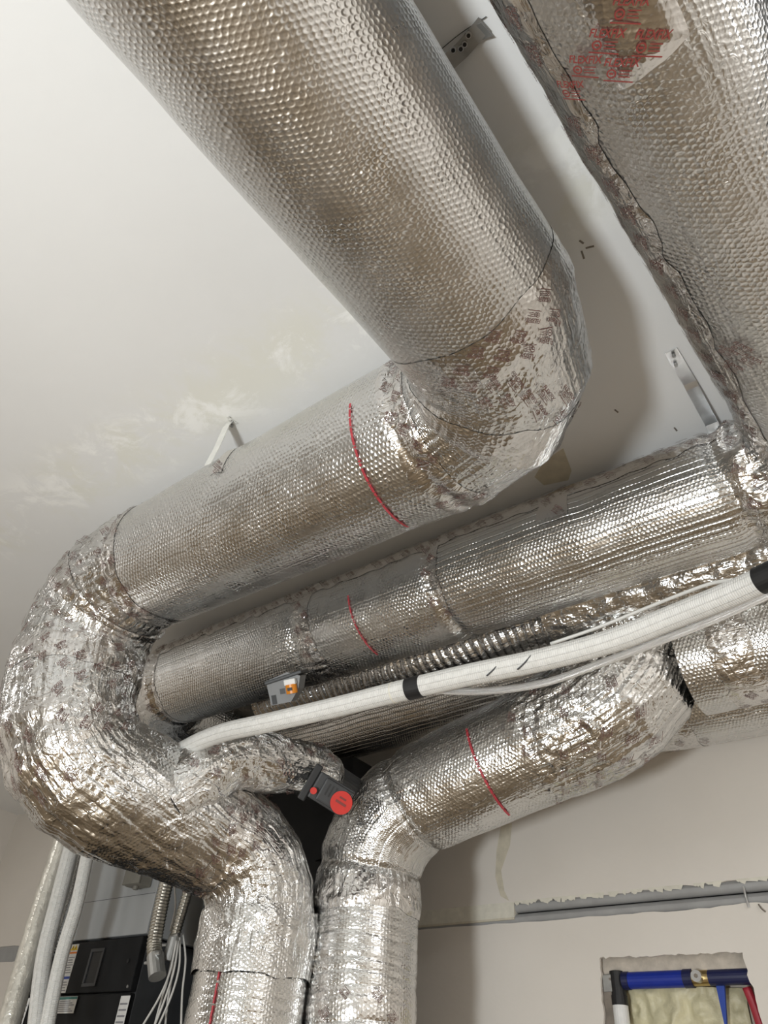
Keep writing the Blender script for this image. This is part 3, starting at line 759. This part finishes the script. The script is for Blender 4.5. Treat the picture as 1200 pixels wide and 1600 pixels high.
o, D = back_duct('flex_duct', 'shade-darkened ribbed flexible duct half hidden below the cross duct', [(-2.5, 2.24, 1.555), (-.80, 2.27, 1.555)], .125, 'flex', 13, ribs=(.035, .008))
o, D = back_duct('foil_duct', 'shadowed foil duct between the white hose and the cross duct', [(-2.6, 2.57, 1.53), (-1.03, 2.53, 1.53)], .17, 'wrapC', 14)

a_, b__ = atY(860, 955, 2.12), atY(1290, 838, 2.12)
o, D = back_duct('foil_duct', 'crumpled foil duct in the shadow just above the white hose', [a_, b__], .105, 'crum', 15, crease=lambda D: [(0, D.len, .014, .006)])
# small branch with damper
T4 = Duct([((-2.06, 1.50, .78), .115, 0, 0), ((-1.95, 1.62, .955), .105, .10, 4), ((-1.84, 1.90, .99), .09, .2, 3), (atY(512, 1215, 2.0), .075, 0, 0)], seed=5)
T4.crease = [(0, T4.len, .009, .004)]
d4 = empty('branch_duct', (-1.96, 1.60, .9)); tag(d4, 'small crumpled foil branch duct ending at the red-capped damper motor', 'duct')
T4.part('duct_section', 0, T4.len-1e-4, 'crum', d4, ds=.005)
prints(T4, 'tape_print', spread(T4, .1, T4.len-.02, 0, TAU, .07, .034, 2.2, .5), 'ink', d4)
p0, p1 = atY(500, 1208, 1.97), atY(592, 1270, 2.2)
cyl('metal_collar', p0, p1, .062, 'dkgrey', d4, seg=32)

for o in (d1, d2, d3, d4):
    child_fix(o)
for o in list(COL.objects):
    if o.type == 'EMPTY' and o.name.split('.')[0] in ('foil_duct', 'flex_duct'): child_fix(o)

# damper motor: built in its own axes, then turned towards the camera
def frame_at(px, py, Y, right_px):
    c = atY(px, py, Y); q = atY(right_px[0], right_px[1], Y+right_px[2]); x = (q-c)/np.linalg.norm(q-c)
    y = c/np.linalg.norm(c); y = y-x*(x@y); y /= np.linalg.norm(y); z = np.cross(x, y)
    return Matrix(((x[0], y[0], z[0], c[0]), (x[1], y[1], z[1], c[1]), (x[2], y[2], z[2], c[2]), (0, 0, 0, 1)))
dm = empty('damper_motor'); dm.matrix_world = frame_at(513, 1238, 1.86, (545, 1258, .06))
tag(dm, 'charcoal damper motor with red cap and red knob beside the branch duct', 'actuator')
box('body', (-.055, -.03, -.045), (.075, .05, .045), 'dkplastic', dm, .006)
box('cover', (-.03, -.045, -.038), (.07, -.03, .038), 'dkplastic', dm, .006)
box('mount_plate', (-.08, .0, -.065), (-.055, .055, .06), 'black', dm, .004)
bm = bmesh.new(); cyl_bm(bm, (.05, -.052, -.006), (.05, -.044, -.006), .036, 28); bm_obj('red_cap', bm, 'redpl', dm)
cyl('red_knob', (-.047, -.05, -.02), (-.047, -.028, -.02), .011, 'redpl', dm, seg=12)
for k in range(3): box('vent_slot', (-.012+.013*k, -.0465, -.012), (-.006+.013*k, -.0445, .026), 'black', dm)
box('logo_mark', (.03, -.0535, -.012), (.068, -.0515, -.004), 'inkR', dm); box('logo_mark', (.036, -.0535, .004), (.060, -.0515, .010), 'inkR', dm)

# duct sensor box under the cross duct
sb = empty('sensor_box'); sb.matrix_world = frame_at(445, 1075, 1.62, (480, 1068, .03))
tag(sb, 'small grey sensor box with amber lamp hanging under the cross duct', 'sensor')
bm = bmesh.new()
prof = [(-.050, -.048), (.020, -.048), (.052, -.012), (.066, .030), (.022, .050), (-.055, .034)]
f = [bm.verts.new((x, -.02, z)) for x, z in prof]; k = [bm.verts.new((x, .05, z)) for x, z in prof]
bm.faces.new(f); bm.faces.new(k[::-1])
for i in range(len(prof)): j = (i+1) % len(prof); bm.faces.new((f[i], f[j], k[j], k[i]))
bm_obj('housing', bm, 'greyplastic', sb)
box('top_flange', (-.06, -.028, .028), (.075, .06, .040), 'dkplastic', sb, .003, Matrix.Rotation(-.12, 3, 'Y'), (0, 0, .03))
box('knockout', (-.044, -.0225, -.046), (-.028, -.0195, -.016), 'black', sb)
box('lamp_cap', (.012, -.042, .006), (.052, -.018, .026), 'white', sb, .004)
cyl('amber_lamp', (.032, -.030, -.022), (.032, -.030, .008), .019, 'amber', sb, seg=18)
box('lamp_slot', (.024, -.051, -.012), (.040, -.047, -.002), 'black', sb)
box('stamp', (-.012, -.0212, -.018), (.006, -.0198, .0), 'dkgrey', sb)

# ================================================================== hose, cables, tube
hp = [atY(x, y, Y) for x, y, Y in ((190, 1225, 1.75), (285, 1172, 1.52), (345, 1146, 1.46), (420, 1129, 1.45), (520, 1106, 1.48), (620, 1081, 1.5), (730, 1055, 1.52), (850, 1030, 1.55), (960, 1000, 1.56), (1060, 961, 1.55), (1140, 929, 1.52), (1210, 897, 1.48), (1300, 850, 1.42))]
hs = empty('insulated_hose', hp[0]); tag(hs, 'thick white insulated refrigerant hose slung across the ducts', 'hose')
tube_curve('hose_sleeve', hp, .0285, 'hose', hs, seg=24, res=14)
def band_on(pts, i, t, half, r, mat, name, parent):
    a = np.array(pts[i]); b = np.array(pts[i+1]); c = a+(b-a)*t; d = (b-a)/np.linalg.norm(b-a)
    return cyl(name, c-d*half, c+d*half, r, mat, parent, seg=28)
band_on(hp, 5, .27, .022, .0305, 'black', 'black_tape_band', hs)
band_on(hp, 10, .88, .022, .0305, 'black', 'black_tape_band', hs)
bq = band_on(hp, 4, .96, .0018, .0295, 'cream', 'cable_tie', hs)
for k, (i, t) in enumerate(((6, .35), (6, .75))):
    a = np.array(hp[i])+(np.array(hp[i+1])-np.array(hp[i]))*t; v = -a/np.linalg.norm(a)
    tube_curve('split', [a+v*.0285+np.array((-.02, 0, -.012)), a+v*.030, a+v*.0285+np.array((.02, 0, .016))], .0022, 'dkgrey', hs, seg=6, res=4)
child_fix(hs)
cb = tube_curve('cable', [atY(x, y, Y) for x, y, Y in ((860, 1006, 1.60), (930, 982, 1.62), (1000, 954, 1.62), (1060, 930, 1.60), (1110, 912, 1.58), (1145, 906, 1.56))], .0045, 'cable', seg=8, res=8)
tag(cb, 'thin white cable running just above the white hose', 'cable')
ct = tube_curve('clear_tube', [atY(x, y, Y) for x, y, Y in ((675, 1079, 1.56), (760, 1080, 1.58), (850, 1067, 1.60), (940, 1036, 1.60), (1030, 1002, 1.58), (1120, 966, 1.56), (1220, 920, 1.5))], .0095, 'clear', seg=12, res=10)
tag(ct, 'clear plastic drain tube hanging below the white hose', 'tube')

# ================================================================== straps and hangers
def strap(name, pts, wdir, wd, th, mat, parent):
    wv = np.array(wdir, float); wv = wv/np.linalg.norm(wv)*wd/2; P = [np.array(p, float) for p in pts]; bm = bmesh.new(); prev = None
    for i, p in enumerate(P):
        t = (P[min(i+1, len(P)-1)]-P[max(i-1, 0)]); n = np.cross(t, wv); n = n/np.linalg.norm(n)*th/2
        vs_ = [bm.verts.new(p+wv+n), bm.verts.new(p-wv+n), bm.verts.new(p-wv-n), bm.verts.new(p+wv-n)]
        if prev: 
            for a in range(4): bm.faces.new((prev[a], prev[(a+1) % 4], vs_[(a+1) % 4], vs_[a]))
        else: bm.faces.new(vs_[::-1])
        prev = vs_
    bm.faces.new(prev); return bm_obj(name, bm, mat, parent)
c = atZ(360, 660, ZC)
h1 = empty('hanger_strap', c); tag(h1, 'white painted strap hanging the trunk duct from the ceiling', 'strap')
X0 = c[0]-.004
strap('strap_band', [(X0+.012, c[1]+.012, ZC-.003), (X0+.010, c[1]-.006, ZC-.006), (X0+.006, c[1]-.012, ZC-.03), (X0+.002, .950, 1.615), (X0, .937, 1.53)], (1, .1, 0), .027, .002, 'strapw', h1)
for k in range(2): cyl('screw', (X0+.018-.012*k, c[1]-.004+.012*k, ZC-.014), (X0+.018-.012*k, c[1]-.004+.012*k, ZC-.004), .0045, 'dullgalv', h1, seg=10)
r_ = random.Random(4)
for k in range(9):
    a = r_.uniform(2.0, 5.6); rr = r_.uniform(.012, .032); q = (c[0]+rr*math.cos(a), c[1]+rr*math.sin(a), ZC-.002)
    quad_prism('paint_chip', [q, (q[0]+.008, q[1]+.003, ZC-.008), (q[0]+.004, q[1]+.010, ZC-.004)], (0, 0, -1), .001, 'strapw' if k % 3 else 'dkgrey', h1)
child_fix(h1)
d1c = T1.locate(347, 722)
o = T1.patch('strap_tape', d1c[0]-.03, d1c[0]+.03, d1c[1]-.22, d1c[1]+.35, 'tapeS', None, off=.006, seed2=50); o.parent = d1; o.matrix_parent_inverse = d1.matrix_world.inverted()
o = prints(T1, 'tape_print', [(d1c[0]+.005, d1c[1]-.06, .036, 2.3), (d1c[0]-.008, d1c[1]-.2, .036, 2.3)], 'ink', None, off=.009); o.parent = d1; o.matrix_parent_inverse = d1.matrix_world.inverted()

h2 = empty('perforated_strap', atZ(740, 50, ZC)); tag(h2, 'perforated galvanised strap with screws beside the big overhead duct', 'strap')
a0, a1, a2, a3 = atZ(757, 38, ZC-.012), atZ(722, 78, ZC-.014), atZ(698, 100, ZC-.03), atZ(676, 122, 1.66)
strap('strap_band', [a0+np.array((0, 0, .004)), a0*.5+a1*.5, a1, a2, a3], np.cross(a1-a0, (0, 0, 1)), .034, .002, 'dullgalv', h2)
strap('strap_band', [a0+np.array((0, .01, -.001)), a0*.5+a1*.5+np.array((.008, .0, .006))], np.cross(a1-a0, (0, 0, 1)), .034, .002, 'dullgalv', h2)
for (x, y) in ((732, 54), (726, 68), (720, 75), (708, 77)):
    q = atZ(x, y, ZC-.016); 
    cyl('screw', q-np.array((0, 0, .006)), q, .0062, 'galv', h2, seg=12); cyl('screw_socket', q-np.array((0, 0, .0075)), q-np.array((0, 0, .0055)), .0042, 'black', h2, seg=8)
tube_curve('wire', [atZ(681, 84, ZC-.004), atZ(720, 52, ZC-.004), atZ(760, 26, ZC-.004)], .0009, 'dkgrey', h2, seg=5, res=4)
child_fix(h2)
h3 = empty('hanger_strap', atZ(1055, 548, ZC)); tag(h3, 'bright galvanised strap on the ceiling beside the upper right duct', 'strap')
a0, a1, a2 = atZ(1048, 548, ZC-.004), atZ(1078, 598, ZC-.010), atZ(1112, 662, ZC-.03)
strap('strap_band', [a0, a0*.6+a1*.4, a1, a1*.9+a2*.1+np.array((0, 0, -.005)), a2, a2+(a2-a1)*.5-np.array((0, 0, .05))], np.cross(a2-a0, (0, 0, 1)), .036, .002, 'galv', h3)
for (x, y) in ((1053, 556), (1056, 570)):
    q = atZ(x, y, ZC-.014); cyl('screw', q-np.array((0, 0, .005)), q+np.array((0, 0, .004)), .005, 'dullgalv', h3, seg=10)
child_fix(h3)

# dark steel duct at the upper right corner of the view
tk = empty('steel_beam', (.42, .5, 1.62)); tag(tk, 'dark steel beam glimpsed at the upper right corner', 'beam')
box('web', (.30, -1.0, 1.50), (.42, 1.4, ZC-.002), 'black', tk, .004); box('flange', (.26, -1.0, 1.485), (.46, 1.4, 1.50), 'black', tk, .002)
child_fix(tk)

# ================================================================== air handler with its labels
AY = 2.30
ah = empty('air_handler', (-3.5, AY+.3, ZF)); tag(ah, 'air handler cabinet with grey top panel and black door at lower left', 'air handler')
xr, xl = -3.08, -3.92; zt = .612
box('upper_panel', (xl, AY, zt+.012), (xr, AY+.6, 1.35), 'grey', ah, .004)
zm = atY(150, 1408, AY)[2]
box('panel_seam', (xl+.01, AY-.0006, zm-.001), (xr-.004, AY+.001, zm+.001), 'dkgrey', ah)
box('lower_casing', (xl, AY+.02, ZF), (xr, AY+.6, zt), 'dkgrey', ah, .004)
zd = .405
box('door', (xl, AY-.012, zd+.004), (xr, AY+.02, zt), 'blackmat', ah, .005)
box('lower_door', (xl, AY-.008, ZF+.1), (xr, AY+.02, zd-.002), 'blackmat', ah, .005)
# display window: recessed frame
wx0, wx1 = atY(138, 1530, AY)[0], atY(166, 1482, AY)[0]; wz0, wz1 = .445, .565
for lo, hi in (((wx0-.014, wz0-.014), (wx1+.014, wz0)), ((wx0-.014, wz1), (wx1+.014, wz1+.014)), ((wx0-.014, wz0), (wx0, wz1)), ((wx1, wz0), (wx1+.014, wz1))):
    box('window_frame', (lo[0], AY-.018, lo[1]), (hi[0], AY-.010, hi[1]), 'dkplastic', ah, .002)
box('display', (wx0, AY-.0135, wz0), (wx1, AY-.0115, wz1), 'black', ah)
cyl('latch', (xr-.06, AY-.016, .52), (xr-.06, AY-.011, .52), .008, 'black', ah, seg=12)
cyl('door_screw', (xr-.02, AY-.016, .425), (xr-.02, AY-.011, .425), .006, 'dullgalv', ah, seg=10)
lx0, lx1 = atY(103, 1525, AY)[0], atY(128, 1475, AY)[0]
def label_plate(name, x0, x1, z0, z1, rows):
    L = box(name, (x0, AY-.0138, z0), (x1, AY-.0118, z1), 'paper', ah)
    for (fz0, fz1, fx0, fx1, mt) in rows:
        box('label_print', (x0+(x1-x0)*fx0, AY-.0146, z0+(z1-z0)*fz0), (x0+(x1-x0)*fx1, AY-.0136, z0+(z1-z0)*fz1), mt, L)
    return L
rows = [(.80, .84, 0, 1, 'orange'), (.28, .33, 0, 1, 'bluelab')]
for k in range(7): rows.append((.40+.052*k, .42+.052*k, .08, .9-.1*(k % 3), 'greytext'))
for k in range(4): rows.append((.04+.055*k, .06+.055*k, .08, .9-.12*(k % 2), 'greytext'))
Lp = label_plate('warning_label', lx0, lx1, .412, .605, rows)
for k in range(2):
    cx = lx0+(lx1-lx0)*(.28+.42*k); zc = .412+.193*.87; q = .016
    T_ = quad_prism('warning_triangle', [(cx-q, AY-.0138, zc), (cx+q, AY-.0138, zc), (cx, AY-.0138, zc+q*1.4)], (0, -1, 0), .0012, 'yellow', Lp)
    box('label_print', (cx-.0018, AY-.0156, zc+.005), (cx+.0018, AY-.0148, zc+.015), 'black', Lp)
rows = [(.82, .97, .0, 1, 'teal')]+[(.10+.12*k, .15+.12*k, .07, .92-.13*(k % 3), 'greytext') for k in range(6)]
q0, q1 = atY(90, 1586, AY), atY(125, 1560, AY)
L2_ = label_plate('small_label', q0[0], q1[0], .335, .398, rows)
q0 = atY(195, 1590, AY); label_plate('side_label', q0[0]-.04, q0[0]+.02, .18, .392, [(.05+.1*k, .08+.1*k, .1, .9, 'greytext') for k in range(9)])
q0 = atY(38, 1585, AY); label_plate('side_label', q0[0]-.03, q0[0]+.03, .18, .398, [(.05+.1*k, .08+.1*k, .1, .9, 'greytext') for k in range(9)])
child_fix(ah)
for c_ in ah.children:
    for g in c_.children: g.matrix_parent_inverse = Matrix()
jb = empty('junction_box'); jb.location = atY(224, 1372, AY-.03); tag(jb, 'small grey junction box on the air handler under the trunk duct', 'junction box')
c = atY(220, 1370, AY-.03)
box('box_body', (c[0]-.055, AY-.07, c[2]-.045), (c[0]+.055, AY-.001, c[2]+.06), 'olive', jb, .008)
box('box_lid', (c[0]-.06, AY-.078, c[2]-.042), (c[0]+.06, AY-.068, c[2]+.062), 'olive', jb, .004)
cyl('lid_screw', (c[0]+.01, AY-.05, c[2]-.060), (c[0]+.01, AY-.05, c[2]-.04), .012, 'olive', jb, seg=12)
child_fix(jb)
# black box added to stand in for the darkness behind the risers
kb = empty('dark_backing', (-2.5, 2.75, ZF)); tag(kb, 'tall black box added as the darkness behind the two risers', 'cabinet')
box('dark_backing_box', (-2.98, 2.52, ZF), (-2.18, 2.95, 1.33), 'blackmat', kb, .006)
pl = [atY(x, y, 2.50) for x, y in ((468, 1268), (530, 1275), (505, 1340), (492, 1345))]
quad_prism('angled_flap', pl, (0, 1, 0), .012, 'blackmat', kb)
child_fix(kb)

# flexible conduits, connectors, wires
def conduit(label, pts, r, end):
    o = empty('flexible_conduit', pts[0]); tag(o, label, 'conduit')
    tube_curve('conduit_body', pts, r, 'conduit', o, seg=16, ribs=(.0125, .004))
    e = np.array(pts[-1]); d = (e-np.array(pts[-2])); d = d/np.linalg.norm(d)
    cyl('connector', e-d*.01, e+d*.075, r*1.08, 'dullgalv', o, seg=16)
    cyl('clamp_screw', e+d*.02+np.array((-.055, -.01, 0)), e+d*.02+np.array((.0, -.01, 0)), .006, 'galv', o, seg=8)
    cyl('clamp_screw', e+d*.0+np.array((.0, -.02, .01)), e+d*.0+np.array((.045, -.02, .012)), .006, 'galv', o, seg=8)
    child_fix(o)
conduit('thick ribbed steel conduit running down right of the air handler', [atY(x, y, 2.16) for x, y in ((262, 1372), (253, 1410), (245, 1450), (241, 1478), (243, 1497))], .031, None)
conduit('thinner ribbed steel conduit next to the left riser', [atY(x, y, 2.22) for x, y in ((296, 1385), (287, 1415), (278, 1445), (272, 1468))], .023, None)
wires = [((276, 1470), (265, 1520), (248, 1560), (222, 1604)), ((279, 1470), (272, 1515), (258, 1560), (240, 1606)), ((281, 1465), (280, 1510), (268, 1555), (246, 1606)),
         ((272, 1480), (262, 1530), (250, 1570), (240, 1608)), ((286, 1460), (290, 1500), (285, 1550), (283, 1606)), ((275, 1476), (268, 1530), (262, 1565), (258, 1606)), ((272, 1340), (273, 1385), (274, 1420), (266, 1455))]
wl = ['leftmost white wire fanning down from the thinner conduit', 'second white wire from the left below the conduits', 'white wire curving widest below the thinner conduit', 'white wire crossing behind the others below the conduits',
      'single white wire hanging straight beside the left riser', 'white wire dropping steepest in the fan below the conduits', 'short pale wire between the two steel conduits']
for k, ws in enumerate(wires):
    o = tube_curve('wire', [atY(x, y, 2.20+.012*k) for x, y in ws], .0042, 'cable', seg=8, res=8)
    tag(o, wl[k], 'wire', 'white wires beside the air handler')

# refrigerant lines at the left
def pipe_line(label, pts, r, mat, cat='pipe', name='insulated_pipe'):
    o = tube_curve(name, pts, r, mat, seg=20, res=12); tag(o, label, cat); return o
pipe_line('white insulated pipe on the left, nearest the wall, at the air handler', [atY(x, y, 1.98) for x, y in ((124, 1270), (112, 1320), (92, 1400), (72, 1480), (63, 1540), (56, 1610))], .033, 'hose')
pipe_line('white wrapped pipe crossing the air handler door labels', [atY(x, y, 1.94) for x, y in ((150, 1280), (138, 1330), (121, 1410), (100, 1480), (86, 1540), (72, 1612))], .027, 'hose')
pipe_line('silver foil pipe between the two white pipes', [atY(x, y, 2.06) for x, y in ((135, 1290), (124, 1330), (106, 1400), (90, 1450), (76, 1500), (60, 1560), (45, 1640))], .022, 'wrapR', name='foil_pipe')
pipe_line('leftmost silver pipe leaning beside the white pipes', [atY(x, y, 2.05) for x, y in ((112, 1270), (95, 1330), (70, 1405), (48, 1480), (28, 1550), (8, 1620))], .048, 'film', name='bare_pipe')
